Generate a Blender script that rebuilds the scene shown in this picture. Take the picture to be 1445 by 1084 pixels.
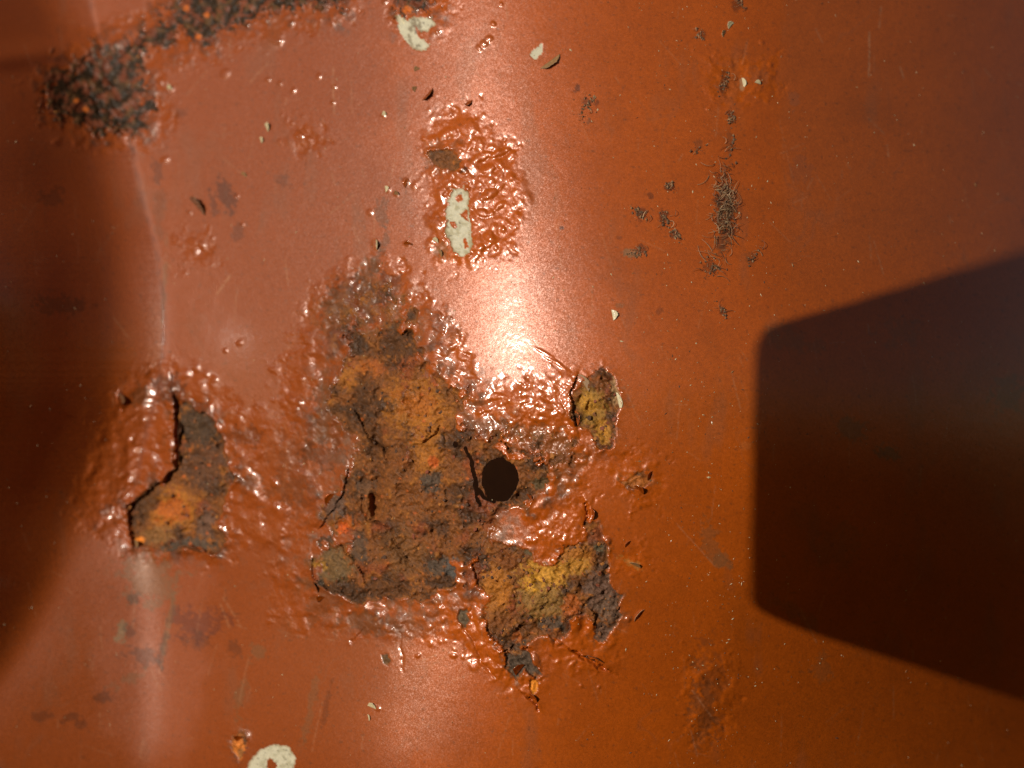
import bpy, math, random
import numpy as np
from mathutils import Matrix, Vector

# ------------------------------------------------------------------ scale and frame
# Panel frame: x right, y up, z out of the panel; unit "p" = 1/6 mm. World: x right, z up, panel faces -y.
S = 1.0 / 6000.0
W, H = 1445.0, 1084.0
CU, CV = W / 2, H / 2
DIST = 2280.0                       # lens to panel (0.38 m)
ORG = Vector((0.0, 0.0, 0.60))
SUN = Vector((-0.60, 0.28, 0.75)).normalized()   # panel frame, towards the sun

PITCH = math.radians(11.0)           # the panel leans out at the top, the lens looks up at it a little
CP, SP = math.cos(PITCH), math.sin(PITCH)
def rot(a):                         # panel frame -> world directions
    a = np.asarray(a, float)
    return np.stack([a[..., 0], -a[..., 2] * CP - a[..., 1] * SP, a[..., 1] * CP - a[..., 2] * SP], -1)
def to_world(a):                    # (n,3) panel-frame p -> world metres
    return rot(a) * S + np.array(ORG)

scene = bpy.context.scene
for o in list(bpy.data.objects):
    bpy.data.objects.remove(o)
col = scene.collection

# ------------------------------------------------------------------ camera
cam = bpy.data.cameras.new('camera')
cam.sensor_width = 36.0
cam.lens = 36.0 * DIST / W
cam.clip_start = 0.01
cam.clip_end = 500.0
camo = bpy.data.objects.new('camera', cam)
col.objects.link(camo)
camo.location = Vector(to_world((0, 0, DIST)))
camo.rotation_euler = (math.radians(90) + PITCH, 0, 0)
cam.dof.use_dof = True
cam.dof.focus_distance = DIST * S
cam.dof.aperture_fstop = 9.0
scene.camera = camo

# ------------------------------------------------------------------ sky, sun, exposure
sw = Vector(rot(SUN)).normalized()
w = bpy.data.worlds.new('World')
scene.world = w
w.use_nodes = True
nt = w.node_tree
sky = nt.nodes.new('ShaderNodeTexSky')
sky.sky_type = 'NISHITA'
sky.sun_disc = False
sky.sun_elevation = math.asin(sw.z)
sky.sun_rotation = math.atan2(sw.x, sw.y)
bg = nt.nodes['Background']
bg.inputs[1].default_value = 0.06
nt.links.new(sky.outputs[0], bg.inputs[0])
sl = bpy.data.lights.new('sun', 'SUN')
sl.energy = 5.0
sl.angle = math.radians(0.42)
sl.color = (1.0, 0.93, 0.82)
so = bpy.data.objects.new('sun', sl)
col.objects.link(so)
so.rotation_euler = sw.to_track_quat('Z', 'Y').to_euler()
so.location = (0, 0, 3)
vs = scene.view_settings
vs.view_transform = 'Standard'
vs.look = 'None'
vs.exposure = -0.52
vs.gamma = 1.0

# ------------------------------------------------------------------ numeric helpers
rng = np.random.default_rng(11)
random.seed(5)

def perlin(x, y, seed=0):
    r = np.random.default_rng(seed)
    perm = r.permutation(512).astype(np.int32)
    ang = r.random(512) * 2 * np.pi
    gx, gy = np.cos(ang), np.sin(ang)
    xi = np.floor(x).astype(np.int32); yi = np.floor(y).astype(np.int32)
    xf = x - xi; yf = y - yi
    def g(ix, iy, fx, fy):
        k = perm[(perm[ix & 511] + iy) & 511]
        return gx[k] * fx + gy[k] * fy
    a = g(xi, yi, xf, yf); b = g(xi + 1, yi, xf - 1, yf)
    c = g(xi, yi + 1, xf, yf - 1); d = g(xi + 1, yi + 1, xf - 1, yf - 1)
    uu = xf * xf * xf * (xf * (xf * 6 - 15) + 10); vv = yf * yf * yf * (yf * (yf * 6 - 15) + 10)
    return ((a + (b - a) * uu) + ((c + (d - c) * uu) - (a + (b - a) * uu)) * vv) * 1.45

def fbm(x, y, scale, octs=4, seed=0, gain=0.5):
    t = 0.0; amp = 1.0; f = 1.0 / scale
    for k in range(octs):
        t = t + amp * perlin(x * f + 17.3 * k, y * f - 9.1 * k, seed + k)
        amp *= gain; f *= 2.03
    return t

def smooth(a, b, x):
    t = np.clip((x - a) / (b - a), 0, 1)
    return t * t * (3 - 2 * t)

def lin(r, g, b, k=1.0):
    f = lambda c: ((c / 255 + 0.055) / 1.055) ** 2.4 if c > 10.3 else c / 255 / 12.92
    return np.array([f(r) * k, f(g) * k, f(b) * k])

# ------------------------------------------------------------------ the grid
STEP = 1.6
def axis(n):
    f = np.arange(-24, n + 24, STEP)
    lo = np.concatenate([np.arange(-680, -60, 24.0), np.arange(-60, -24, 8.0)])
    hi = f[-1] + np.concatenate([np.arange(8, 40, 8.0), np.arange(48, 680, 24.0)])
    return np.concatenate([lo, f, hi]), len(lo), len(f)
au, iu0, nfu = axis(W)
av, iv0, nfv = axis(H)
NU, NV = len(au), len(av)
U, V = np.meshgrid(au, av)

# ------------------------------------------------------------------ the pressed shape of the sheet
def tilt(v):                        # the sheet bulges a little from top to bottom
    t = math.tanh((v - 540) / 160)
    return 0.155 - (0.085 if v < 540 else 0.21) * t
def interp_v(v, pts):
    return np.interp(v, [p[0] for p in pts], [p[1] for p in pts])
def soften(a, k):
    ker = np.hanning(k); ker /= ker.sum()
    return np.convolve(np.pad(a, k // 2, mode='edge'), ker, 'valid')[:len(a)]
vv_ = np.arange(-700, 1800, 2.0)
def curve(pts, k=61):
    t = soften(interp_v(vv_, pts), k)
    return lambda v: np.interp(v, vv_, t)
x_edge = curve([(0, 125), (100, 155), (200, 188), (270, 198), (350, 222), (430, 233), (520, 230), (620, 205), (720, 185), (820, 205), (950, 214), (1084, 206)])
x_dark = curve([(0, 45), (100, 85), (200, 115), (330, 138), (450, 145), (560, 140), (650, 112), (700, 95), (800, 58), (850, 32), (930, -10), (1000, -70), (1084, -140), (1300, -300)])
x_ridge = curve([(0, 690), (200, 702), (450, 738), (520, 745), (650, 745), (800, 715), (900, 670), (1000, 620), (1084, 585)], 91)
deep = curve([(-50, 0.8), (40, 1.0), (75, 1.05), (130, 1.13), (400, 1.13), (520, 1.0), (600, .96)], 31)

THETA = np.zeros((NV, NU))
for j, v in enumerate(av):
    xe, xd, xr, dp = x_edge(v), x_dark(v), x_ridge(v), deep(v)
    xd = min(xd, xe - 70)
    ew = 2 + 20 * smooth(700, 840, v); bl = smooth(660, 780, v)
    ks = [(-2000, -6), (xd - 330, -14), (xd - 150, -42 * dp), (xd - 62, -50 * dp), (xd, -41 * dp), (xd + 44, -9), (max(xe - ew, xd + 50), 1 - 4 * bl), (xe + 1.5 * ew - 3, 29), (xe + 110, 31),
          (xr - 260, 31.5), (xr - 150, 30), (xr - 70, 25), (xr, 18.7), (xr + 50, 12.5), (xr + 105, 7), (xr + 220, -4), (xr + 345, -14), (xr + 372, -19), (1460, -41), (1620, -30), (1900, 0), (3000, 0)]
    th = np.interp(au, [k[0] for k in ks], [k[1] for k in ks])
    THETA[j] = th
# soften in the fine zone
def blur_rows(a, k):
    ker = np.hanning(k); ker /= ker.sum()
    p = np.pad(a, ((0, 0), (k // 2, k // 2)), mode='edge')
    out = np.zeros_like(a)
    for i in range(k):
        out += ker[i] * p[:, i:i + a.shape[1]]
    return out
fine = THETA[:, iu0:iu0 + nfu]
near_edge = smooth(740, 690, V)[:, iu0:iu0 + nfu] * np.exp(-((U - np.array([x_edge(v) for v in av])[:, None]) / 22) ** 4)[:, iu0:iu0 + nfu]
THETA[:, iu0:iu0 + nfu] = blur_rows(fine, 33) * (1 - near_edge) + fine * near_edge
TAN = np.tan(np.radians(THETA))

HB = np.zeros((NV, NU))
a0 = int(np.argmin(abs(au - 740)))
j0 = int(np.argmin(abs(av - 515)))
def col_step(h, t, rel, d):
    return t * (DIST - h) / DIST * d / (1 + t * rel / DIST)
for j in range(j0, NV - 1):
    HB[j + 1, a0] = HB[j, a0] + col_step(HB[j, a0], tilt(av[j]), av[j] - CV, av[j + 1] - av[j])
for j in range(j0, 0, -1):
    HB[j - 1, a0] = HB[j, a0] - col_step(HB[j, a0], tilt(av[j]), av[j] - CV, av[j] - av[j - 1])
for i in range(a0, NU - 1):
    HB[:, i + 1] = HB[:, i] + col_step(HB[:, i], 0.5 * (TAN[:, i] + TAN[:, i + 1]), au[i] - CU, au[i + 1] - au[i])
for i in range(a0, 0, -1):
    HB[:, i - 1] = HB[:, i] - col_step(HB[:, i], 0.5 * (TAN[:, i] + TAN[:, i - 1]), au[i] - CU, au[i] - au[i - 1])
# shallow ridge across the fold at upper left, soft dents
HB += 11 * np.exp(-((V - 82 + 0.12 * U) / 17) ** 2) * smooth(210, 120, U)
def dent(u, v, ru, rv, a, hgt):
    c, s = math.cos(a), math.sin(a)
    x = (U - u) * c + (V - v) * s; y = -(U - u) * s + (V - v) * c
    return hgt * np.exp(-(x / ru) ** 2 - (y / rv) ** 2)
low = np.clip(V - 700, 0, 500)
HB -= smooth(560, 260, U) * np.where(low < 120, low ** 2 / 240, low - 60) * 0.15
HB += 1.6 * fbm(U, V, 260, 2, 40)

# ------------------------------------------------------------------ masks from outlines
N15 = fbm(U, V, 16, 3, 50); N15b = fbm(U, V, 16, 3, 60)
N40 = fbm(U, V, 46, 3, 70); N40b = fbm(U, V, 46, 3, 80)
N5 = fbm(U, V, 5.5, 3, 90); N5b = fbm(U, V, 5.5, 3, 97)
N100 = fbm(U, V, 110, 4, 100); N100b = fbm(U, V, 110, 4, 110)
FAR = 999.0

def sdf_poly(pts, warp=4.0, pad=70, fine_warp=1.8):
    """signed distance, positive inside, ragged by noise"""
    p = np.array(pts, float)
    lo = p.min(0) - pad; hi = p.max(0) + pad
    i0, i1 = np.searchsorted(au, [lo[0], hi[0]]); j0, j1 = np.searchsorted(av, [lo[1], hi[1]])
    sl = (slice(j0, j1), slice(i0, i1))
    x = U[sl] + warp * N15[sl] + fine_warp * N5[sl]; y = V[sl] + warp * N15b[sl] + fine_warp * N5b[sl]
    d2 = np.full(x.shape, 1e12); ins = np.zeros(x.shape, bool)
    q = np.roll(p, -1, 0)
    for (ax, ay), (bx, by) in zip(p, q):
        ex, ey = bx - ax, by - ay
        t = np.clip(((x - ax) * ex + (y - ay) * ey) / (ex * ex + ey * ey + 1e-9), 0, 1)
        d2 = np.minimum(d2, (x - ax - t * ex) ** 2 + (y - ay - t * ey) ** 2)
        c = ((ay > y) != (by > y)) & (x < (bx - ax) * (y - ay) / (by - ay + 1e-12) + ax)
        ins ^= c
    out = np.full(U.shape, -FAR)
    out[sl] = np.where(ins, 1, -1) * np.sqrt(d2)
    return out

def dist_line(pts, warp=2.0, pad=60):
    p = np.array(pts, float)
    lo = p.min(0) - pad; hi = p.max(0) + pad
    i0, i1 = np.searchsorted(au, [lo[0], hi[0]]); j0, j1 = np.searchsorted(av, [lo[1], hi[1]])
    sl = (slice(j0, j1), slice(i0, i1))
    x = U[sl] + warp * N15[sl] + 0.4 * warp * N5[sl]; y = V[sl] + warp * N15b[sl] + 0.4 * warp * N5b[sl]
    d2 = np.full(x.shape, 1e12); side = np.zeros(x.shape)
    for (ax, ay), (bx, by) in zip(p[:-1], p[1:]):
        ex, ey = bx - ax, by - ay
        t = np.clip(((x - ax) * ex + (y - ay) * ey) / (ex * ex + ey * ey + 1e-9), 0, 1)
        dd = (x - ax - t * ex) ** 2 + (y - ay - t * ey) ** 2
        cr = ex * (y - ay) - ey * (x - ax)
        m = dd < d2
        side = np.where(m, np.sign(cr), side); d2 = np.minimum(d2, dd)
    D = np.full(U.shape, FAR); Sd = np.zeros(U.shape)
    D[sl] = np.sqrt(d2); Sd[sl] = side
    return D, Sd

# (kind, outline, recess, lip height, warp)
PATCHES = [
 ('rust', [(462,575),(470,535),(497,505),(503,470),(540,452),(588,468),(596,515),(640,545),(668,560),(652,588),(650,612),(690,618),(742,640),(782,672),(770,696),(742,716),(705,722),(694,752),(672,778),(640,800),(652,828),(618,838),(572,862),(505,852),(445,828),(440,792),(452,770),(490,762),(452,742),(470,700),(492,660),(500,622),(476,600)], 3.0, 2.5, 5.0),
 ('rust', [(668,796),(684,764),(712,768),(742,776),(758,796),(782,803),(795,772),(828,764),(826,742),(838,734),(850,752),(858,778),(860,822),(874,838),(877,872),(868,884),(858,896),(850,908),(838,902),(840,880),(826,866),(804,876),(804,892),(788,902),(768,896),(750,904),(732,916),(712,920),(690,894),(684,862),(690,842),(674,826)], 2.5, 3.0, 3.5),
 ('rust', [(714,922),(730,914),(746,920),(752,936),(766,952),(756,958),(740,944),(730,962),(713,942)], 3.0, 4.0, 2.0),
 ('rust', [(811,552),(828,534),(850,519),(864,530),(871,547),(878,566),(870,582),(868,606),(864,632),(848,634),(838,622),(830,606),(814,602),(806,586)], 2.0, 3.0, 3.0),
 ('rust', [(252,566),(272,574),(300,590),(314,620),(318,650),(336,678),(322,690),(314,716),(308,736),(320,764),(303,782),(272,770),(234,780),(214,772),(190,768),(182,716),(200,696),(226,682),(246,660),(252,640),(249,600)], 4.5, 7.0, 3.0),
 ('crust', [(62,128),(85,98),(120,72),(160,58),(206,66),(208,130),(214,160),(205,186),(160,200),(118,178),(80,165)], -2.0, 0.0, 9.0),
 ('crust', [(196,48),(228,22),(262,-30),(500,-30),(480,14),(440,20),(392,14),(352,22),(318,42),(286,66),(256,58),(214,62)], -2.0, 0.0, 8.0),
 ('crust', [(552,-30),(614,-30),(614,12),(598,24),(570,26),(556,10)], -1.0, 0.0, 5.0),
 ('rust', [(604,218),(622,210),(640,214),(652,228),(650,240),(634,242),(612,234)], 1.5, 1.5, 3.0),
 ('rust', [(326,1038),(342,1034),(350,1044),(346,1060),(338,1076),(328,1060)], 1.0, 3.0, 3.0),
 ('rust', [(648,862),(660,858),(662,876),(656,886),(646,874)], 2.0, 2.5, 2.0),
 ('rust', [(538,924),(546,922),(552,932),(548,940),(540,936)], 1.2, 1.0, 1.0),
 ('rust', [(748,958),(760,960),(758,972),(752,980),(748,970)], 1.5, 3.0, 1.5),
 ('rust', [(876,680),(892,672),(908,664),(918,682),(904,690),(884,688)], 1.0, 1.5, 3.0),
 ('rust', [(455,470),(470,430),(500,398),(550,384),(590,415),(606,470),(560,474),(500,476)], 1.5, 1.0, 6.0),
 ('rust', [(660,604),(720,598),(790,602),(822,616),(826,660),(790,690),(770,660),(720,632),(664,618)], 1.2, 1.0, 6.0),
 ('primer', [(560,14),(574,26),(590,24),(612,22),(614,36),(604,44),(590,48),(598,56),(608,62),(600,72),(588,72),(570,58),(560,40)], 1.2, 0.6, 1.6),
 ('primer', [(640,268),(654,264),(662,274),(664,310),(668,345),(662,360),(650,364),(638,352),(630,328),(629,296),(632,276)], 1.2, 0.6, 1.6),
 ('primer', [(346,1094),(352,1074),(366,1058),(388,1050),(408,1054),(418,1070),(414,1094)], 1.0, 0.4, 0.8),
 ('primer', [(743,78),(752,72),(760,64),(764,56),(768,68),(764,78),(754,84)], 0.8, 0.4, 0.8),
]
LAB = np.zeros(U.shape, np.int32)
SD = []
for k, (kind, pts, rec, lip, wp) in enumerate(PATCHES):
    d = sdf_poly(pts, wp, fine_warp=min(2.0, wp * 0.6))
    if k == 0: d = np.where(d > -200, d + 13 * N40 + 10 * N15b + 3 * N5b - 3, d)
    elif k in (14, 15): d = np.where(d > -200, np.minimum(d, 14) + 13 * N15b + 11 * N5 + 8 * N40 - 15, d)
    elif kind == 'crust': d = np.where(d > -200, d + 16 * N40b + 14 * N15b + 11 * N5 - 3, d)
    elif kind == 'primer' and k != 18: d = np.where(d > -200, d + 2.2 * N15b + 1.6 * N5 - .6, d)
    elif k in (4, 1): d = np.where(d > -200, d + 3.5 * N15b + 1.5 * N5, d)
    SD.append(d)
    LAB[d > 0] = k + 1
# islands of paint left standing inside the primer spots
for ppts, k in (([(643,276),(650,274),(653,284),(646,286),(641,282)], 18), ([(648,302),(660,296),(661,312),(652,306)], 18), ([(634,312),(643,312),(645,321),(636,320)], 18),
                ([(652,338),(656,334),(662,350),(656,352)], 18), ([(376,1076),(380,1068),(390,1078),(390,1094),(380,1094)], 19), ([(586,36),(600,50),(612,46),(606,56),(590,54)], 17)):
    d = sdf_poly(ppts, 1.5, 20, 1.0)
    LAB[(d > 0) & (LAB == k)] = 0

# blister zones: outline, dome count, radius range, steepness, fringe
ZONES = [
 ([(612,160),(660,158),(690,190),(726,212),(732,300),(722,350),(690,360),(640,372),(612,350),(604,300),(600,250),(604,200)], 620, (2.2, 7.5), 0.62),
 ([(440,420),(480,385),(540,368),(590,400),(640,470),(668,520),(640,560),(560,560),(470,620),(420,640),(400,590),(390,510),(420,480)], 1250, (2.2, 6.5), 0.6),
 ([(640,552),(690,545),(745,540),(812,536),(816,600),(830,640),(820,690),(770,690),(740,650),(660,640),(630,590)], 800, (2.0, 6.5), 0.55),
 ([(110,690),(140,600),(175,540),(230,515),(290,530),(330,570),(400,600),(440,650),(450,740),(420,770),(330,760),(300,785),(200,780),(170,760),(110,740)], 900, (2.5, 8.5), 0.42),
 ([(450,850),(560,850),(640,830),(690,850),(720,900),(760,960),(720,965),(690,950),(650,900),(560,890),(480,890)], 520, (2.2, 7.5), 0.5),
 ([(740,716),(780,700),(826,700),(820,760),(790,800),(760,790),(745,760)], 420, (1.8, 4.5), 0.5),
 ([(640,720),(690,720),(690,780),(660,850),(640,830),(620,780)], 160, (2.2, 7.0), 0.5),
 ([(775,880),(830,860),(870,890),(862,940),(800,940),(770,920)], 70, (3.0, 8.0), 0.42),
 ([(390,800),(440,800),(446,850),(470,870),(430,890),(385,870)], 170, (2.5, 7.0), 0.42),
 ([(40,110),(110,60),(210,10),(240,-30),(510,-30),(500,20),(420,40),(330,60),(290,80),(230,100),(236,180),(210,205),(120,205),(60,170)], 1500, (2.0, 6.0), 0.55),
 ([(540,-30),(640,-30),(632,20),(618,50),(560,40)], 130, (2.0, 5.0), 0.5),
 ([(855,640),(925,650),(930,700),(900,710),(880,690)], 25, (2.0, 5.0), 0.4),
 ([(880,780),(910,780),(905,810),(880,800)], 14, (2.0, 5.0), 0.4),
 ([(965,930),(1030,920),(1035,1030),(975,1040)], 60, (2.0, 6.0), 0.25),
 ([(1000,85),(1090,85),(1095,130),(1010,140)], 40, (2.0, 6.0), 0.3),
 ([(408,180),(440,175),(450,205),(425,215)], 22, (2.5, 5.5), 0.5),
 ([(255,335),(292,335),(292,368),(262,368)], 14, (2.5, 5.5), 0.5),
]
BL = np.zeros(U.shape)
ZM = np.full(U.shape, -FAR); ZLAB = np.zeros(U.shape, np.int32)
fu0, fv0 = au[iu0], av[iv0]
def dome(u, v, r, asp, ang, hh, sharp=0.8):
    R = r * max(asp, 1) + 1
    i0 = max(0, int((u - R - fu0) / STEP)); i1 = min(nfu, int((u + R - fu0) / STEP) + 2)
    j0 = max(0, int((v - R - fv0) / STEP)); j1 = min(nfv, int((v + R - fv0) / STEP) + 2)
    if i1 <= i0 or j1 <= j0: return
    s = (slice(iv0 + j0, iv0 + j1), slice(iu0 + i0, iu0 + i1))
    x = U[s] - u; y = V[s] - v
    c, sn = math.cos(ang), math.sin(ang)
    q = ((x * c + y * sn) / (r * asp)) ** 2 + ((-x * sn + y * c) / r) ** 2
    BL[s] = np.maximum(BL[s], hh * np.clip(1 - q, 0, 1) ** sharp)
for z, (pts, n, (r0, r1), st) in enumerate(ZONES):
    d = sdf_poly(pts, 20, fine_warp=4.0)
    ZLAB[d > np.maximum(ZM, -2)] = z + 1
    ZM = np.maximum(ZM, d)
    p = np.array(pts, float); lo, hi = p.min(0) - 8, p.max(0) + 8
    cnt = 0; tries = 0
    while cnt < n and tries < n * 6:
        tries += 1
        u, v = rng.uniform(lo[0], hi[0]), rng.uniform(lo[1], hi[1])
        i = int((u - fu0) / STEP) + iu0; j = int((v - fv0) / STEP) + iv0
        if not (0 <= i < NU and 0 <= j < NV): 
            cnt += 1; continue
        dd = d[j, i]
        if dd < -12 or (dd < 8 and rng.random() > 0.45) or (N40[j, i] < -.15 and rng.random() < .6): continue
        q = rng.random()
        r = rng.uniform(1.3, 2.8) if q < .62 else (rng.uniform(2.8, r1) if q < .94 else rng.uniform(r1, r1 * 2.1))
        if q >= .94: st_ = st * .5
        else: st_ = st
        if dd < 0: r *= 0.6
        dome(u, v, r * 1.25, 1 + 0.45 * rng.random() ** 2, rng.random() * math.pi, st_ * r * rng.uniform(0.15, 0.8), 1.5)
        cnt += 1
# single blisters on sound paint (seen one by one in the photograph)
SINGLES = [(318,104,7,2.2),(240,126,5,2),(378,113,3.5,2),(395,118,3.5,2),(414,128,4,2),(422,190,6,2.6),(438,198,6,2.6),(450,108,4,2),(472,123,3.5,2),(470,145,3.5,2),(284,345,5,2.4),(275,354,5,2),(268,300,3,1.5),
 (335,277,3,1.5),(342,317,3,1.5),(233,226,5,2.4),(541,163,3.5,2),(600,66,4,2.2),(683,62,6,2.6),(690,55,5,2.4),(676,68,4,2),(696,34,4,2.4),(707,6,3,2),(548,268,4,1.8),(559,274,4,2),(573,256,5,2.4),(530,345,6,2.6),(522,300,5,2),
 (574,344,4,2),(640,925,4,2),(590,925,3.5,2),(534,1000,4,1.6),(857,764,6,4.0),(886,874,5,3.2),(862,880,6,3.2),(790,880,5,3),(788,908,4,3),(820,968,3,1.8),(845,970,3,1.8),(345,1038,9,4),(338,484,4,2),(318,495,3.5,2),(345,690,8,3.4),(329,648,6,2.6),
 (186,622,5,2.2),(170,565,11,4),(290,528,6,2.6),(276,520,7,3),(262,528,8,3.4),(243,548,9,3.6),(236,530,7,3),(1075,60,4,1.8),(1050,88,4,2),(1087,92,4,2)]
for u, v, r, hh in SINGLES:
    dome(u, v, r, 1 + 0.5 * random.random(), random.random() * 3.1, hh, 0.9)
# long raised wrinkles and the glossy folds above the hole
for (u, v, r, asp, ang, hh) in [(678,222,7,2.6,-0.5,4.4),(705,216,5,3.4,-0.35,3.8),(688,238,7,2.0,-0.3,4.0),(665,205,5,2.2,-1.0,3.2),(652,240,6,2,0.5,3.6),(690,275,8,1.8,-0.5,4.0),(706,290,6,2.2,-0.6,3.6),(680,300,7,2.0,0.2,3.8),
        (768,498,2.6,7,0.5,1.2),(778,508,2.6,6,0.5,1.4),(790,515,2.8,5,0.7,1.6),(700,560,6,3,0.1,3),(735,565,7,2.6,-0.2,3.4),(770,572,7,2.8,0.2,3.4),(800,570,6,2.2,1.2,3.2),(806,592,6,2.0,1.3,3.6),(760,592,5,3,0.05,2.8),
        (720,590,6,2.4,0.3,2.8),(690,575,6,2.2,-0.4,2.8),(232,600,11,2.3,1.5,5.5),(238,632,10,2.0,1.5,5.5),(215,650,10,1.8,0.8,4.0),(200,690,9,2,0.9,3.6),(170,640,9,2,1.2,3),(150,690,9,2,1.0,3),(680,880,10,2.6,1.2,4.5),(700,925,9,2.4,0.9,4.5),
        (665,905,8,2.6,1.1,4),(755,935,8,2.2,1.3,4.5),(812,878,8,1.8,1.4,4.0),(834,872,7,2.0,1.4,4.0),(775,900,6,2.4,1.2,3.4),(430,860,10,2.4,-0.3,3.5),(470,876,10,2.4,0.05,3.0),(560,872,9,2.4,-0.1,3),(610,862,9,2.2,-0.2,3),(440,700,9,2.2,-0.9,3.4),
        (445,735,9,2.4,-0.6,3.6),(495,590,9,2.2,-0.8,3.4),(690,722,7,2.2,-0.6,3),(640,560,7,2.2,0,2.6)]:
    dome(u, v, r, asp, ang, hh, 0.7)

# ------------------------------------------------------------------ relief
RUSTD = np.full(U.shape, -FAR)
for (kind, *_), d in zip(PATCHES, SD):
    if kind in ('rust', 'crust'): RUSTD = np.maximum(RUSTD, d)
inrust = smooth(-0.8, 0.8, RUSTD)
isprimer = np.isin(LAB, [k + 1 for k, p in enumerate(PATCHES) if p[0] == 'primer'])
iscrust = np.isin(LAB, [k + 1 for k, p in enumerate(PATCHES) if p[0] == 'crust'])
blz = smooth(-18, 10, ZM)
REL = 0.8 * BL * (1 - 0.75 * inrust) * np.where(isprimer, 0.15, 1.0)
REL += blz * (1 - inrust) * (0.95 * N15 + 0.22 * N5 + 2.6 * N40)
for (kind, pts, rec, lip, wp), d in zip(PATCHES, SD):
    out = np.clip(-d, 0, None)
    REL += np.where(d > -60, .7 * lip * np.exp(-out / 9.0) * (d <= 0) * (0.75 + 0.6 * N15) * (1 - inrust), 0)
    REL -= .55 * rec * smooth(-1.5, 3.5, d)
def terrace(x, n):
    q = x * n; f = np.floor(q); r = q - f
    return (f + smooth(0.35, 0.65, r)) / n
pits = fbm(U, V, 11, 2, 170)
rust_h = 6.0 * terrace(0.5 * N40 + 0.3 * N15 + 0.35 * N100, 5) + 1.8 * N15 + 1.0 * N5 + 2.2 * N40b - 2.6 * smooth(.25, .8, pits) + 1.6 * (1 - abs(N15b)) 
grain = fbm(U, V, 3.4, 2, 130)
REL += inrust * np.where(iscrust, 2.8 * N15 + 1.3 * N5 + .7 * grain, 1.1 * rust_h * smooth(-1, 9, RUSTD) + 0.6 * grain)
REL += np.where(iscrust, BL * 0.9, 0)
# fine weathering of sound paint
REL += (1 - inrust) * (1 - blz) * (0.10 * fbm(U, V, 24, 3, 140) + 0.05 * N5)
# broad swell of the corroded middle
REL += dent(560, 640, 60, 130, 0.1, 9) - dent(535, 640, 14, 95, 0.05, 9) + dent(480, 800, 40, 40, 0, 3) + dent(625, 600, 45, 50, 0, 3) + dent(760, 560, 70, 45, 0, 4) - dent(530, 715, 8, 24, 0, 8)
# the lifted paint edges: (line, which side is lifted, height, reach)
for pts, sg, hh, reach in [([(246,562),(250,590),(247,612),(251,640),(249,660),(236,672)], 1, 9, 26), ([(232,676),(206,696),(188,712),(182,738),(188,764)], 1, 6, 18),
        ([(503,582),(514,604),(522,618),(538,630),(546,648)], 1, 4.5, 16), ([(600,622),(614,612),(622,600)], -1, 3, 10), ([(452,742),(470,720),(486,690),(490,664)], -1, 4, 16),
        ([(440,792),(442,815),(462,832),(500,838)], 1, 4, 14), ([(530,735),(548,745),(562,772),(574,796)], -1, 4, 14), ([(480,770),(500,792),(516,820)], 1, 4, 14),
        ([(548,790),(556,778),(566,776),(576,790)], 1, 3, 10), ([(716,842),(722,824),(728,810)], 1, 3.5, 12), ([(708,886),(714,876),(722,868)], 1, 3, 10), ([(712,918),(726,912),(744,914)], -1, 3.5, 9),
        ([(806,916),(822,924),(840,932),(856,944)], -1, 5.5, 14), ([(738,978),(748,984),(758,996)], -1, 4, 10), ([(826,712),(829,722),(827,738)], -1, 5, 12), ([(836,862),(842,868),(840,878)], 1, 3.5, 10),
        ([(812,536),(806,552),(808,576),(812,596)], 1, 4.5, 14), ([(244,776),(268,768),(288,776),(304,782)], 1, 4, 12), ([(165,556),(164,568),(170,576)], -1, 4, 10), ([(742,690),(752,702),(745,716)], -1, 3.5, 10)]:
    D, Sd = dist_line(pts)
    REL += np.where(Sd == sg, hh * np.exp(-D / reach * 1.6) * (D < 55), 0) - 0.45 * hh * np.exp(-(D / 2.4) ** 2) * (Sd == -sg)
# cracks
for pts, dep, wd in [([(503,582),(514,604),(522,618),(538,630),(546,648)], 5, 1.8), ([(527,700),(526,716),(528,726)], 11, 3.0), ([(512,698),(512,722),(520,734),(532,736)], 6, 1.8), ([(540,726),(545,716),(546,706)], 4, 1.6),
        ([(480,770),(500,792),(516,820)], 4, 1.6), ([(600,622),(614,612),(622,600)], 4, 1.6), ([(530,735),(548,745),(562,772),(574,796)], 4, 1.6), ([(250,566),(251,600),(249,645),(252,658)], 6, 2.6),
        ([(536,470),(532,486),(538,502)], 5, 1.8), ([(470,560),(488,566),(492,574)], 4, 1.6), ([(808,918),(828,930),(852,944)], 5, 2.0), ([(741,979),(750,986),(760,1000)], 4, 1.6), ([(827,712),(830,724),(827,740)], 6, 2.2),
        ([(656,886),(670,910),(682,938),(700,956)], 2.4, 2.2), ([(497,906),(508,896),(514,886)], 2, 1.6), ([(565,895),(566,925),(568,945)], 1.2, 1.6), ([(556,775),(566,785),(570,800)], 3, 1.6), ([(668,790),(672,812),(684,832)], 4, 2.0)]:
    D, _ = dist_line(pts, 2.5)
    REL -= dep * np.exp(-(D / wd) ** 2)

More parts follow.
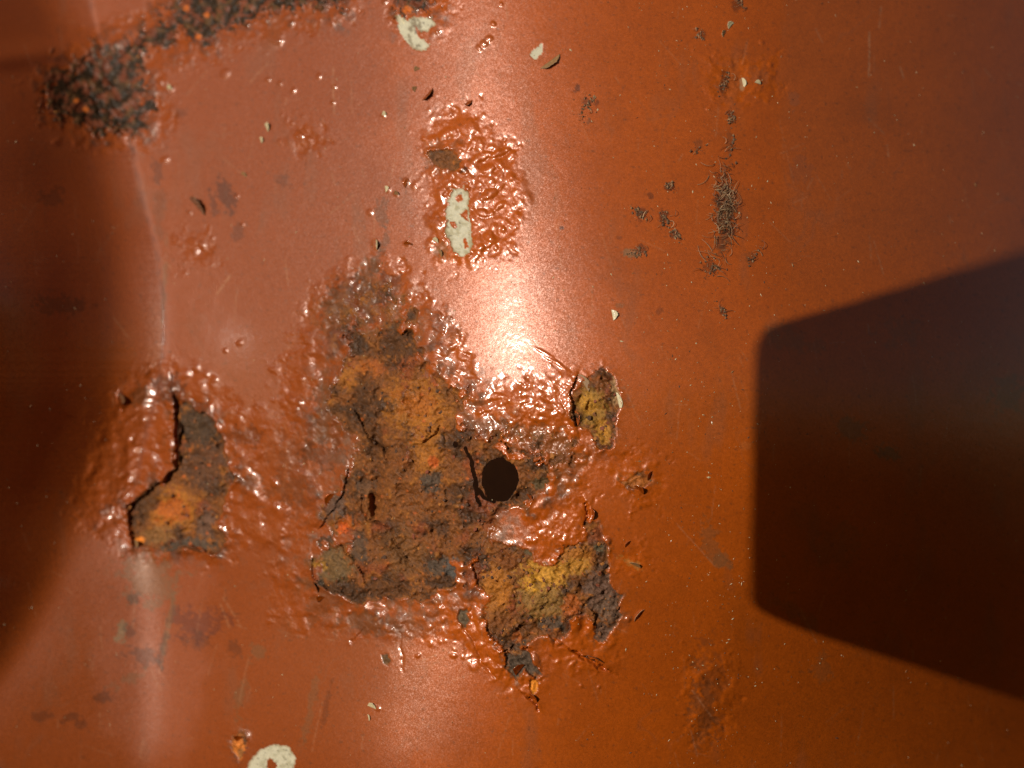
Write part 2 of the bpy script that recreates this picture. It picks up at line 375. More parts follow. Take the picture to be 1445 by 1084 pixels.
# ------------------------------------------------------------------ holes rusted through
def sd_ellipse(u, v, ru, rv, warp):
    x = U + warp * N15 - u; y = V + warp * N15b - v
    q = np.sqrt((x / ru) ** 2 + (y / rv) ** 2)
    return (1 - q) * min(ru, rv)
HOLE = sd_ellipse(706, 677, 26.5, 30.5, 2.2)
for pts, wd in [([(657,632),(664,646),(668,662)], 2.6), ([(668,662),(671,676),(672,690),(684,702),(697,708)], 3.3), ([(672,692),(674,706),(677,712)], 2.6)]:
    D, _ = dist_line(pts, 1.6)
    HOLE = np.maximum(HOLE, wd - D)
HOLE = np.maximum(HOLE, sd_ellipse(643, 627, 3.8, 4.6, 1.0))
REL += 2.0 * np.exp(-np.clip(-HOLE, 0, 99) / 7) * (HOLE < 0) * 0.6

HT = HB + REL
PX = (U - CU) * (DIST - HB) / DIST
PY = -(V - CV) * (DIST - HB) / DIST
POS = np.stack([PX, PY, HT], -1)
# pull vertices next to a hole on to its outline
gv, gu = np.gradient(HOLE, av, au)
gl = np.sqrt(gu ** 2 + gv ** 2) + 1e-6
snap = (abs(HOLE) < 1.0)
POS[..., 0] -= np.where(snap, HOLE * gu / gl ** 2, 0)
POS[..., 1] += np.where(snap, HOLE * gv / gl ** 2, 0)

# smooth normals over the whole sheet
tu = np.gradient(POS, axis=1); tv = np.gradient(POS, axis=0)
NRM = np.cross(tv, tu); NRM /= np.linalg.norm(NRM, axis=-1, keepdims=True) + 1e-12
NRM *= np.sign(NRM[..., 2:3])
for j, v in enumerate(av):
    if v > 700: continue
    i = int(np.searchsorted(au, x_edge(v) - 0.8))
    if 6 < i < NU - 6:
        NRM[j, i - 2:i] = NRM[j, i - 3]; NRM[j, i:i + 2] = NRM[j, i + 2]
bu = np.stack([PX, PY, HB], -1)
NB = np.cross(np.gradient(bu, axis=0), np.gradient(bu, axis=1)); NB /= np.linalg.norm(NB, axis=-1, keepdims=True)
NB *= np.sign(NB[..., 2:3])

def at(u, v, lift=0.0):
    """point of the finished surface seen at (u, v) and its frame"""
    i = int(np.clip(np.searchsorted(au, u), 0, NU - 1)); j = int(np.clip(np.searchsorted(av, v), 0, NV - 1))
    p = Vector(POS[j, i]); n = Vector(NB[j, i])
    ex = (Vector((1, 0, 0)) - n * n.x).normalized(); ey = n.cross(ex)
    return p + n * lift, ex, ey, n

# ------------------------------------------------------------------ colours of the surface itself
C_PAINT = np.array([0.385, 0.074, 0.0030])
COL = np.ones(U.shape + (3,)) * C_PAINT
ROUGH = np.full(U.shape, 0.355); METAL = np.full(U.shape, 0.10); COAT = np.full(U.shape, 1.0)
def mix(mask, c, k=1.0):
    m = np.clip(mask * k, 0, 1)[..., None]
    COL[:] = COL * (1 - m) + np.asarray(c) * m
def spot(u, v, ru, rv, c, k=1.0, ang=0.0, rag=0.55, where=None, noise=None):
    cs, sn = math.cos(ang), math.sin(ang)
    x = (U - u) * cs + (V - v) * sn; y = -(U - u) * sn + (V - v) * cs
    q = np.sqrt((x / ru) ** 2 + (y / rv) ** 2)
    nn = (N15 * 0.7 + N5 * 0.6 + N40 * 0.4) if noise is None else noise
    m = smooth(1.08, 0.68, q + rag * nn)
    if where is not None: m = m * where
    mix(m, c, k)
    return m
sound = 1 - inrust
# weathering of the paint: tired, slightly browner areas, fine mottling
COL *= (1 + 0.07 * N100 + 0.05 * N15 + 0.05 * N5)[..., None]
mix(smooth(0.25, 0.9, N100b) * sound, [0.28, 0.058, 0.005], 0.35)
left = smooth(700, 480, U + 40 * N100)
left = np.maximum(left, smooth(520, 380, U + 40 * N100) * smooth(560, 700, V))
mix(left * sound, [0.24, 0.050, 0.008], 0.85)  # darker tired paint at left; also puts the fold's shade into the colour
mix(sound * smooth(.35, .9, fbm(U, V * .35, 60, 4, 160)), lin(150, 105, 78, .6), .22)
dirt = lin(96, 66, 42, 0.8); grey = lin(132, 98, 64, 0.7); dk = lin(62, 36, 22, 0.8)
# grime on the paint (shapes of its own)
for u, v, ru, rv, c, k, a in [(318,280,12,26,dk,.55,-.35),(302,290,6,20,dk,.45,-.2),(335,325,7,16,dk,.35,0),(222,245,7,20,dk,.4,-.2),(400,255,12,10,dk,.3,0),(258,160,10,7,dk,.3,0),(225,300,9,40,dirt,.3,0),(232,400,4,60,grey,.45,.05),
        (210,815,46,34,grey,.55,.2),(190,845,10,8,dk,.5,0),(172,890,9,16,lin(150,130,95,.7),.65,.3),(182,888,12,12,dk,.45,0),(205,930,26,18,dk,.45,.4),(190,955,34,8,grey,.4,-.4),(238,880,5,46,grey,.6,.2),(228,920,6,30,dk,.4,.2),(145,985,14,10,dk,.45,0),
        (60,1010,20,8,dk,.35,0),(98,1012,18,7,dk,.4,-.2),(115,1022,10,7,dk,.4,0),(280,880,40,24,lin(95,45,35,.8),.5,0),(285,905,26,12,dk,.3,0),(330,915,10,12,dk,.35,.2),(362,920,10,14,grey,.45,.2),(340,985,8,26,grey,.4,.2),(440,990,6,60,grey,.35,.2),(460,1000,4,40,dk,.3,.2),
        (470,830,18,60,dirt,.4,.5),(520,880,40,14,dirt,.5,.1),(450,600,18,50,dirt,.45,.3),(500,420,40,30,dk,.5,0),(545,405,20,20,dk,.55,0),(475,450,20,34,dirt,.55,0),(520,400,14,40,dirt,.5,0),(455,640,30,20,dk,.4,0),(410,690,30,20,dirt,.3,0),
        (540,300,10,18,dirt,.5,0),(545,340,8,20,dirt,.5,.2),(530,375,8,20,dirt,.55,.2),(625,355,12,14,grey,.5,0),(240,550,26,18,dk,.6,0),(280,590,24,22,dk,.5,0),(345,615,26,14,dk,.4,0),(300,650,16,30,dk,.5,0),(200,560,18,14,dirt,.5,0),(355,680,14,18,dirt,.4,0),
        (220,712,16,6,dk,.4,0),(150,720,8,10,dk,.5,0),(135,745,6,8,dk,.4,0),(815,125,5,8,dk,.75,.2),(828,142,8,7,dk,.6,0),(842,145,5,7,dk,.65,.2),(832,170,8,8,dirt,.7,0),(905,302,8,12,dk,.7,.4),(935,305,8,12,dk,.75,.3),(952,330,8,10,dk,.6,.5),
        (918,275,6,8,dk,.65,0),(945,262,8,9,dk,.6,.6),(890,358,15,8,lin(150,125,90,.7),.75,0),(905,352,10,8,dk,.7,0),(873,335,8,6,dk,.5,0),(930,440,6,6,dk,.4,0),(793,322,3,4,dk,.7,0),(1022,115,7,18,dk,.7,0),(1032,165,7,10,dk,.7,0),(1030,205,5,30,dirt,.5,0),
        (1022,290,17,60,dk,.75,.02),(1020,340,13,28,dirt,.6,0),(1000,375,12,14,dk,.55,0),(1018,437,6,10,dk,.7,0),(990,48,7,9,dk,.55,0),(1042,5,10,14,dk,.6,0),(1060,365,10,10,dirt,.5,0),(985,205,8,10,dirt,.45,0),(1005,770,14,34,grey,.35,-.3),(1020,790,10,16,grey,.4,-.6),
        (1000,970,26,60,lin(150,80,40,.7),.45,0),(990,1000,20,50,dirt,.35,0),(1070,110,26,22,lin(150,90,60,.7),.45,0),(1048,118,4,14,lin(200,170,130,.7),.6,.1),(1130,870,40,10,grey,.25,.6),(1160,945,14,18,grey,.25,0),(875,430,8,5,grey,.5,0),
        (1200,605,22,16,grey,.5,0),(1255,640,18,12,grey,.65,0),(1420,560,30,24,grey,.45,0),(1120,480,40,16,grey,.25,.3),(1270,470,30,20,grey,.25,0),(1180,770,40,30,grey,.2,0),(1120,145,10,18,lin(150,100,75,.7),.35,0),(1130,240,20,30,lin(140,85,60,.7),.3,0),(90,430,40,14,dk,.5,0),(75,280,20,12,dk,.4,0),
        (628,222,30,24,dirt,.4,0),(655,240,8,7,dk,.8,0),(632,460,16,26,dirt,.35,0),(840,640,20,12,lin(120,60,30,.7),.3,0),(770,622,60,18,lin(120,72,38,.8),.6,.2),(795,655,30,40,lin(132,76,36,.8),.55,0),(690,605,40,18,lin(116,68,38,.8),.6,0),(700,760,30,30,lin(120,70,36,.8),.55,0),(650,830,20,40,lin(116,66,36,.8),.45,0),(560,885,80,16,lin(120,70,40,.8),.45,0),(470,580,30,60,lin(110,66,40,.8),.5,0),(420,660,30,60,lin(116,64,38,.8),.4,0),(905,675,18,8,lin(190,120,50,.7),.5,.4),(890,795,16,6,lin(200,140,70,.7),.5,.5),(1050,630,8,10,lin(200,110,50,.7),.5,0)]:
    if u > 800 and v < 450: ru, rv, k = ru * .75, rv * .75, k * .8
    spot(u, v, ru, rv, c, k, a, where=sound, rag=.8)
mix(sound * smooth(1094, 1116, U + 6 * N40) * smooth(470, 300, V), lin(140, 100, 75, .6), .14)  # milky sky reflection at upper right, put into the paint colour
# thin scratches through the clear coat
scr = np.zeros(U.shape)
for x0, y0, x1, y1, k in [(326,388,306,415,.7),(600,200,606,232,.3),(1227,45,1226,108,.75),(1243,10,1241,40,.5),(1270,95,1275,110,.5),(1252,205,1254,222,.5),(1225,458,1226,470,.5),(590,935,640,912,.4),(600,945,660,905,.3),(470,95,471,160,.4),(716,25,714,5,.4),
        (240,880,225,950,.25),(455,990,440,1060,.25),(880,545,905,600,.25),(960,560,955,620,.25),(780,240,790,330,.15),(350,930,338,990,.25),(785,320,793,380,.2),(1100,170,1120,260,.15),(690,940,640,960,.2),(720,1010,700,1070,.2),(955,740,1010,800,.3)]:
    dx, dy = x1 - x0, y1 - y0; t = np.clip(((U - x0) * dx + (V - y0) * dy) / (dx * dx + dy * dy), 0, 1)
    d = np.sqrt((U - x0 - t * dx + 0.6 * N15) ** 2 + (V - y0 - t * dy) ** 2)
    scr = np.maximum(scr, k * np.exp(-(d / 1.1) ** 2) * smooth(-.3, .5, N5 + .4))
rs = random.Random(21)
for _ in range(330):
    x0, y0 = rs.uniform(0, W), rs.uniform(0, H); L_ = rs.uniform(6, 55); a_ = rs.gauss(1.5, .35) if rs.random() < .7 else rs.uniform(0, 3.1)
    x1, y1 = x0 + L_ * math.cos(a_), y0 + L_ * math.sin(a_); k_ = rs.uniform(.08, .32); wd_ = rs.uniform(.7, 1.3)
    i0, i1 = np.searchsorted(au, [min(x0, x1) - 4, max(x0, x1) + 4]); q0, q1 = np.searchsorted(av, [min(y0, y1) - 4, max(y0, y1) + 4])
    w_ = (slice(q0, q1), slice(i0, i1)); dx, dy = x1 - x0, y1 - y0
    t = np.clip(((U[w_] - x0) * dx + (V[w_] - y0) * dy) / (dx * dx + dy * dy), 0, 1)
    d = np.hypot(U[w_] - x0 - t * dx + .5 * N15[w_], V[w_] - y0 - t * dy)
    scr[w_] = np.maximum(scr[w_], k_ * np.exp(-(d / wd_) ** 2) * smooth(-.4, .5, N5[w_] + .3))
mix(scr * sound, lin(205, 150, 110, .7))
# speckle of dull pin-points and water marks
mix(sound * smooth(.62, .85, fbm(U, V, 7.5, 2, 210)), lin(110, 70, 44, .6), .4)
mix(sound * smooth(.06, .0, abs(fbm(U, V, 120, 3, 220) - .15)) * smooth(0, .5, N100), lin(150, 104, 76, .6), .16)

# rust: ground colour from broad noise, then the patches of ochre, orange, slate that the photograph shows
r_brown = lin(122, 74, 38, .80); r_dark = lin(76, 50, 32, .80); r_och = lin(166, 104, 42, .82); r_or = lin(172, 90, 36, .82); r_red = lin(132, 66, 38, .82); slate = lin(76, 66, 58, .80); purple = lin(104, 78, 66, .80); yel = lin(186, 134, 54, .85)
rc = np.ones(U.shape + (3,)) * r_brown
def rmix(m, c):
    global rc
    m = np.clip(m, 0, 1)[..., None]; rc = rc * (1 - m) + np.asarray(c) * m
rmix(smooth(-.1, .5, N40), r_dark); rmix(smooth(.15, .8, N40b) * .7, r_red); rmix(smooth(.3, .9, N15) * .6, r_och * .8); rmix(smooth(.5, 1.0, N15b) * .35, slate); rmix(smooth(.55, 1.0, N5) * .55, r_or)
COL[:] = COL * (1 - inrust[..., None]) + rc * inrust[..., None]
rw = inrust * (~iscrust)
for u, v, ru, rv, c, k, a in [(590,575,52,40,r_och,.8,.2),(585,570,34,24,r_or,.4,.2),(600,630,26,46,r_och,.75,0),(560,660,30,40,r_brown,.7,0),(500,530,30,20,r_och,.6,0),(525,520,22,14,r_or,.5,0),(560,490,28,26,r_dark,.8,0),(515,560,16,40,r_dark,.7,0),(525,615,16,50,r_dark,.65,-.3),
        (487,745,20,18,r_or,.95,0),(485,748,12,10,lin(205,92,36,.85),.8,0),(475,715,14,24,purple,.85,.6),(505,770,14,30,slate,.7,-.3),(515,690,16,16,slate,.5,0),(430,635,20,8,slate,.7,-.1),(470,800,30,26,lin(110,88,60,.8),.8,.3),(450,798,12,8,yel*.8,.7,0),(480,835,40,14,r_dark,.9,.1),(445,822,14,10,slate,.7,0),
        (570,780,34,40,lin(118,78,44,.8),.7,0),(545,830,50,16,r_dark,.7,0),(640,805,18,16,lin(84,82,82,.8),.9,0),(615,800,14,18,slate,.8,0),(625,822,26,10,r_dark,.9,0),(608,680,18,14,slate,.85,0),(625,745,10,12,r_dark,.8,0),(650,690,20,14,r_dark,.7,0),(740,700,30,12,r_dark,.85,.2),(765,682,14,10,lin(86,76,54,.8),.8,0),
        (720,640,30,10,r_dark,.6,0),(610,650,9,9,lin(210,100,50,.8),.7,0),(690,740,22,12,r_red,.5,0),(760,620,10,14,r_dark,.8,0),(790,640,30,40,r_brown,.6,0),(700,600,40,16,r_brown,.6,0),(745,610,22,12,lin(130,85,40,.8),.8,0),
        (700,830,24,40,r_och,.95,.1),(720,790,24,16,lin(120,70,36,.8),.85,0),(765,815,34,30,yel,.95,0),(755,828,14,12,lin(220,160,50,.9),.8,0),(810,780,26,24,r_och,.85,0),(800,800,40,14,yel,.6,0),(770,850,40,26,lin(140,104,56,.8),.85,0),(805,855,14,20,r_or,.85,0),(848,830,24,34,purple,.92,0),(862,862,18,24,lin(104,80,66,.8),.92,0),
        (845,772,10,10,lin(98,88,70,.8),.85,0),(748,775,10,10,lin(92,84,64,.8),.8,0),(782,880,20,12,slate,.8,0),(700,880,22,22,r_brown,.7,0),(730,900,8,8,r_or,.7,0),(780,785,10,8,lin(120,108,64,.8),.6,0),(848,893,14,14,purple,.9,0),
        (740,935,34,26,lin(86,72,62,.8),.95,0),(838,575,22,34,lin(150,110,50,.8),.9,0),(830,570,12,16,yel,.7,0),(852,612,12,22,lin(182,128,52,.8),.85,0),(850,525,20,10,r_dark,.8,0),(868,552,8,20,lin(190,150,110,.8),.7,0),(848,540,12,14,r_brown,.8,0),
        (282,600,34,40,lin(74,57,44,.8),.92,0),(290,660,34,36,lin(96,64,46,.8),.9,0),(243,720,40,32,r_och,.95,0),(240,722,26,18,r_or,.85,0),(225,755,26,14,lin(140,100,60,.8),.8,0),(270,772,38,12,lin(86,72,62,.8),.96,-.1),(290,740,16,26,purple,.85,0),(205,715,16,30,r_dark,.8,.5),(194,764,8,6,lin(225,130,40,.9),.9,0),
        (338,1055,12,20,lin(205,120,50,.85),.9,0),(340,1062,5,8,grey,.7,0),(753,970,8,12,lin(220,135,40,.85),.95,0),(653,872,10,14,lin(92,80,64,.8),.9,0),(545,930,8,10,lin(98,70,44,.8),.9,0),(628,224,26,14,lin(120,76,46,.8),.8,0),(895,680,24,12,lin(180,105,45,.8),.8,0)]:
    spot(u, v, ru, rv, c, k, a, rag=.55, where=rw)
# little sparks of fresh rust
for _ in range(110):
    z = random.choice([(230,330,570,770),(440,700,450,860),(440,700,450,860),(60,210,80,190),(640,780,600,720)])
    u, v, r = random.uniform(z[0], z[1]), random.uniform(z[2], z[3]), random.uniform(.9, 2.4)
    i = int((u - fu0) / STEP) + iu0; j = int((v - fv0) / STEP) + iv0
    s = (slice(j - 4, j + 5), slice(i - 4, i + 5))
    m = (smooth(1.3, .6, np.sqrt((U[s] - u) ** 2 + (V[s] - v) ** 2) / r + .3 * N5[s]) * inrust[s] * .8)[..., None]
    COL[s] = COL[s] * (1 - m) + lin(190, 96, 42, .8) * m
# black-green crust
cc = np.ones(U.shape + (3,)) * lin(50, 36, 22, .7)
m1 = smooth(.0, .6, N15)[..., None]; cc = cc * (1 - m1) + lin(94, 66, 40, .7) * m1
m1 = smooth(.35, .9, N15b)[..., None]; cc = cc * (1 - m1) + lin(128, 72, 46, .75) * m1
m1 = (smooth(.0, .35, fbm(U, V, 13, 3, 190)) * .85)[..., None]; cc = cc * (1 - m1) + lin(124, 66, 44, .7) * m1
m1 = (.5 * smooth(.5, .9, N5))[..., None]; cc = cc * (1 - m1) + lin(30, 28, 22, .7) * m1
cm = (inrust * iscrust)[..., None]
COL[:] = COL * (1 - cm) + cc * cm
for u, v, r in [(108,142,6),(122,154,5),(292,22,6),(281,52,5),(262,12,5),(575,14,8),(104,186,4)]:
    spot(u, v, r, r, lin(200, 105, 40, .8), .9, where=inrust * iscrust)
# crust creeping out as stains
stain = smooth(-48, 4, np.maximum.reduce([SD[5], SD[6], SD[7]])) * smooth(-.2, .7, N15 + .5 * N40) * sound
mix(stain, lin(70, 48, 34, .8), .75)
st2 = np.maximum(smooth(-55, 2, SD[0]) * smooth(-.35, .5, N15b + .6 * N40b + .3 * N5), .9 * smooth(1.1, .5, np.hypot((U - 520) / 95, (V - 455) / 85)) * smooth(-.35, .45, N15 + .6 * N40b)) * sound
edge = np.full(U.shape, -FAR)
for k_ in (1, 2, 3, 9, 13): edge = np.maximum(edge, SD[k_])
st4 = smooth(-16, 1, edge) * smooth(0., .7, N15b + .8 * N5) * sound
mix(st2, rc * .95, .85)
mix(st4, rc, .8)
st3 = smooth(-34, 2, SD[4]) * smooth(-.1, .6, N15b + .5 * N40 + .3 * N5) * sound
mix(st3, rc * .8, .75)
# cream primer
pm = isprimer.astype(float)
mix(pm, lin(204, 198, 172, .85))
for k, c in ((17, lin(120, 104, 76, .8)), (18, lin(168, 158, 120, .8)), (19, lin(178, 172, 142, .8))):
    mix(pm * (LAB == k) * smooth(-.15, .6, N15 + .7 * N5), c, .8)
    mix(pm * (LAB == k) * smooth(.5, .75, fbm(U, V, 6, 2, 230)), dk, .6)
    mix(pm * (LAB == k) * smooth(3.5, .5, SD[k - 1]) * smooth(-.5, .4, N15b), lin(150, 112, 66, .8), .6)
# finish
COL *= np.clip(1 + (0.22 * grain + 0.22 * N5 + 0.16 * N15) * inrust, 0.4, 1.7)[..., None]
COL[:] = np.clip(COL, 0.004, 0.9)
ROUGH = ROUGH * sound + inrust * (np.where(iscrust, .5, .62) + 0.12 * N15)
METAL = METAL * sound * (1 - pm) * (1 - 0.5 * blz)
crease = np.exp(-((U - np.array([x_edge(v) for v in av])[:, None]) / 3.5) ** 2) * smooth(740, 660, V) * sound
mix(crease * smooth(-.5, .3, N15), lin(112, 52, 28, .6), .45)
film = smooth(1.25, .75, np.hypot((U - 215) / 85, (V - 890) / 190) + .2 * N40)
fold = np.exp(-((U - np.array([x_dark(v) for v in av])[:, None] - 60) / 40) ** 2) * smooth(700, 800, V)
ROUGH += .12 * fold
METAL *= 1 - crease; ROUGH += .35 * crease
grime = np.clip(stain * .5 + st2 + st3 + st4, 0, 1)
ROUGH += .2 * grime
METAL *= 1 - 0.8 * grime
COL[:] *= 1 + np.stack([.14 * inrust, .11 * inrust, 0 * inrust], -1)
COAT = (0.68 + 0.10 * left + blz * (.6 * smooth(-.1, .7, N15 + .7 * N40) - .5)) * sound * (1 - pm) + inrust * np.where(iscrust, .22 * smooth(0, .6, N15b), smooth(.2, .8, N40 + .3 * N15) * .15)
COAT += .5 * sound * smooth(1.2, .6, np.hypot((U - 735) / 95, (V - 565) / 55))
ROUGH += .12 * film * sound
COAT = np.clip(COAT * (1 - .95 * crease) * (1 - .7 * film) * (1 - .55 * fold) * (1 - .8 * grime), 0, 1)
ROUGH = np.where(isprimer, 0.55, ROUGH)

# ------------------------------------------------------------------ materials
def new_mat(name):
    m = bpy.data.materials.new(name); m.use_nodes = True
    return m, m.node_tree.nodes, m.node_tree.links, m.node_tree.nodes['Principled BSDF']

def sheet_mat(name, coat_rough, flake=0.0, bump=0.0, bump_scale=2500.0, spec=0.5, mott=0.0):
    m, n, l, b = new_mat(name)
    a = n.new('ShaderNodeAttribute'); a.attribute_name = 'col'
    p = n.new('ShaderNodeAttribute'); p.attribute_name = 'prm'
    sp = n.new('ShaderNodeSeparateColor'); l.new(p.outputs['Color'], sp.inputs[0])
    tc = n.new('ShaderNodeTexCoord')
    colour = a.outputs['Color']
    if mott:
        nz = n.new('ShaderNodeTexNoise'); nz.inputs['Scale'].default_value = 1500; nz.inputs['Detail'].default_value = 4
        l.new(tc.outputs['Object'], nz.inputs['Vector'])
        mr = n.new('ShaderNodeMapRange'); mr.inputs[1].default_value = .3; mr.inputs[2].default_value = .7; mr.inputs[3].default_value = 1 - mott; mr.inputs[4].default_value = 1 + mott
        l.new(nz.outputs[0], mr.inputs[0])
        mx = n.new('ShaderNodeVectorMath'); mx.operation = 'SCALE'
        l.new(colour, mx.inputs[0]); l.new(mr.outputs[0], mx.inputs['Scale']); colour = mx.outputs[0]
    l.new(colour, b.inputs['Base Color'])
    l.new(sp.outputs[0], b.inputs['Roughness']); l.new(sp.outputs[1], b.inputs['Metallic']); l.new(sp.outputs[2], b.inputs['Coat Weight'])
    cz = n.new('ShaderNodeTexNoise'); cz.inputs['Scale'].default_value = 55; cz.inputs['Detail'].default_value = 6; cz.inputs['Roughness'].default_value = .65
    l.new(tc.outputs['Object'], cz.inputs['Vector'])
    cr = n.new('ShaderNodeMapRange'); cr.inputs[1].default_value = .3; cr.inputs[2].default_value = .7; cr.inputs[3].default_value = coat_rough * .75; cr.inputs[4].default_value = coat_rough * 1.35
    l.new(cz.outputs[0], cr.inputs[0]); l.new(cr.outputs[0], b.inputs['Coat Roughness'])
    b.inputs['Specular IOR Level'].default_value = spec
    nb = None
    if bump:
        nz = n.new('ShaderNodeTexNoise'); nz.inputs['Scale'].default_value = bump_scale; nz.inputs['Detail'].default_value = 3; nz.inputs['Roughness'].default_value = .6
        l.new(tc.outputs['Object'], nz.inputs['Vector'])
        bp = n.new('ShaderNodeBump'); bp.inputs['Strength'].default_value = bump; bp.inputs['Distance'].default_value = 0.0002
        l.new(nz.outputs[0], bp.inputs['Height']); nb = bp.outputs[0]
        l.new(nb, b.inputs['Coat Normal']); l.new(nb, b.inputs['Normal'])
    if flake:
        vo = n.new('ShaderNodeTexVoronoi'); vo.inputs['Scale'].default_value = 5200
        l.new(tc.outputs['Object'], vo.inputs['Vector'])
        sb = n.new('ShaderNodeVectorMath'); sb.operation = 'SUBTRACT'; sb.inputs[1].default_value = (.5, .5, .5)
        l.new(vo.outputs['Color'], sb.inputs[0])
        sc = n.new('ShaderNodeVectorMath'); sc.operation = 'SCALE'; sc.inputs['Scale'].default_value = flake
        l.new(sb.outputs[0], sc.inputs[0])
        ad = n.new('ShaderNodeVectorMath'); ad.operation = 'ADD'
        if nb: l.new(nb, ad.inputs[0])
        else:
            ge = n.new('ShaderNodeNewGeometry'); l.new(ge.outputs['Normal'], ad.inputs[0])
        l.new(sc.outputs[0], ad.inputs[1])
        no = n.new('ShaderNodeVectorMath'); no.operation = 'NORMALIZE'; l.new(ad.outputs[0], no.inputs[0])
        l.new(no.outputs[0], b.inputs['Normal'])
    return m
M_PAINT = sheet_mat('bronze_paint', 0.11, flake=0.13, bump=0.08, bump_scale=3000, mott=0.10, spec=0.6)
M_BLIST = sheet_mat('blistered_bronze_paint', 0.12, flake=0.14, bump=0.10, bump_scale=2200, mott=0.10, spec=0.3)
M_RUST = sheet_mat('scaly_rust', 0.25, bump=0.9, bump_scale=1900, spec=0.18, mott=0.24)
M_CRUST = sheet_mat('black_crust', 0.2, bump=0.9, bump_scale=1900, spec=0.2, mott=0.25)
M_PRIMER = sheet_mat('cream_primer', 0.3, bump=0.25, bump_scale=2200, spec=0.35, mott=0.08)

def plain(name, c, rough=.5, metal=0., coat=0., bump=.3, scale=1800, var=.18):
    m, n, l, b = new_mat(name)
    tc = n.new('ShaderNodeTexCoord'); nz = n.new('ShaderNodeTexNoise'); nz.inputs['Scale'].default_value = scale; nz.inputs['Detail'].default_value = 4
    l.new(tc.outputs['Object'], nz.inputs['Vector'])
    r = n.new('ShaderNodeValToRGB')
    r.color_ramp.elements[0].position = .3; r.color_ramp.elements[1].position = .7
    r.color_ramp.elements[0].color = (*[x * (1 - var) for x in c], 1); r.color_ramp.elements[1].color = (*[min(1, x * (1 + var)) for x in c], 1)
    l.new(nz.outputs[0], r.inputs[0]); l.new(r.outputs[0], b.inputs['Base Color'])
    b.inputs['Roughness'].default_value = rough; b.inputs['Metallic'].default_value = metal; b.inputs['Coat Weight'].default_value = coat; b.inputs['Coat Roughness'].default_value = .12
    bp = n.new('ShaderNodeBump'); bp.inputs['Strength'].default_value = bump; bp.inputs['Distance'].default_value = .0002
    l.new(nz.outputs[0], bp.inputs['Height']); l.new(bp.outputs[0], b.inputs['Normal'])
    return m

# ------------------------------------------------------------------ objects
def tag(o, label=None, cat=None, group=None, kind=None):
    if label: o['label'] = label
    if cat: o['category'] = cat
    if group: o['group'] = group
    if kind: o['kind'] = kind
    return o

panel = bpy.data.objects.new('car_body_panel', None)
panel.location = ORG; panel.empty_display_size = .05
col.objects.link(panel)
tag(panel, 'bronze metallic painted car body panel with rust, blistered paint and a round hole', 'car panel')

def link(name, me, parent=None):
    o = bpy.data.objects.new(name, me); col.objects.link(o)
    if parent is not None:
        o.parent = parent; o.matrix_parent_inverse = Matrix.Translation(-parent.location) if parent is panel else Matrix()
    return o

PW = to_world(POS); NW = rot(NRM)
idx = np.arange(NU * NV).reshape(NV, NU)
quads = np.stack([idx[:-1, :-1], idx[1:, :-1], idx[1:, 1:], idx[:-1, 1:]], -1).reshape(-1, 4)
def cell(a): return a[:-1, :-1].reshape(-1)
hole_c = 0.25 * (HOLE[:-1, :-1] + HOLE[1:, :-1] + HOLE[1:, 1:] + HOLE[:-1, 1:]).reshape(-1)
keep = hole_c < 0
# part index: 0 sound paint, 1..n patches, 100+z blistered zones
PART = np.where(LAB > 0, LAB, np.where((ZM > -3) & (ZLAB > 0), 100 + ZLAB, 0))
part_c = cell(PART)
PRM = np.stack([np.clip(ROUGH, .05, 1), np.clip(METAL, 0, 1), COAT], -1)
flatP, flatN, flatC, flatR = PW.reshape(-1, 3), NW.reshape(-1, 3), COL.reshape(-1, 3), PRM.reshape(-1, 3)

def sheet_part(name, sel, mat, label=None):
    q = quads[sel]
    if len(q) < 6: return None
    vid, inv = np.unique(q, return_inverse=True)
    me = bpy.data.meshes.new(name)
    me.vertices.add(len(vid)); me.loops.add(q.size); me.polygons.add(len(q))
    me.vertices.foreach_set('co', flatP[vid].astype(np.float32).ravel())
    me.loops.foreach_set('vertex_index', inv.astype(np.int32).ravel())
    me.polygons.foreach_set('loop_start', np.arange(0, q.size, 4, dtype=np.int32))
    me.polygons.foreach_set('use_smooth', np.ones(len(q), bool))
    for nm, src in (('col', flatC), ('prm', flatR)):
        at_ = me.attributes.new(nm, 'FLOAT_COLOR', 'POINT')
        at_.data.foreach_set('color', np.concatenate([src[vid], np.ones((len(vid), 1))], 1).astype(np.float32).ravel())
    me.update(calc_edges=True)
    me.normals_split_custom_set_from_vertices(flatN[vid].astype(np.float32))
    me.materials.append(mat)
    o = link(name, me, panel)
    if label: o['label'] = label
    return o

RUST_LABELS = {1: 'large brown and ochre rust area around the round hole', 2: 'yellow ochre rust patch below and right of the hole', 3: 'small dark grey bare steel patch below the ochre rust', 4: 'ochre rust patch right of the bright highlight',
    5: 'left rust patch with orange centre beside a lifted paint edge', 6: 'black crust at upper left', 7: 'dark crust along the top edge', 8: 'dark crust above the cream primer at the top', 17: 'cream primer patch below dark crust at the top', 18: 'long oval cream primer patch', 19: 'oval cream primer patch at the bottom edge'}
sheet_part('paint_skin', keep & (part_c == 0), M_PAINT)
for k, p in enumerate(PATCHES):
    nm, mt = {'rust': ('rust_patch', M_RUST), 'crust': ('black_crust', M_CRUST), 'primer': ('primer_spot', M_PRIMER)}[p[0]]
    sheet_part(nm, keep & (part_c == k + 1), mt, RUST_LABELS.get(k + 1))
for z in range(len(ZONES)):
    sheet_part('blistered_paint', keep & (part_c == 100 + z + 1), M_BLIST)

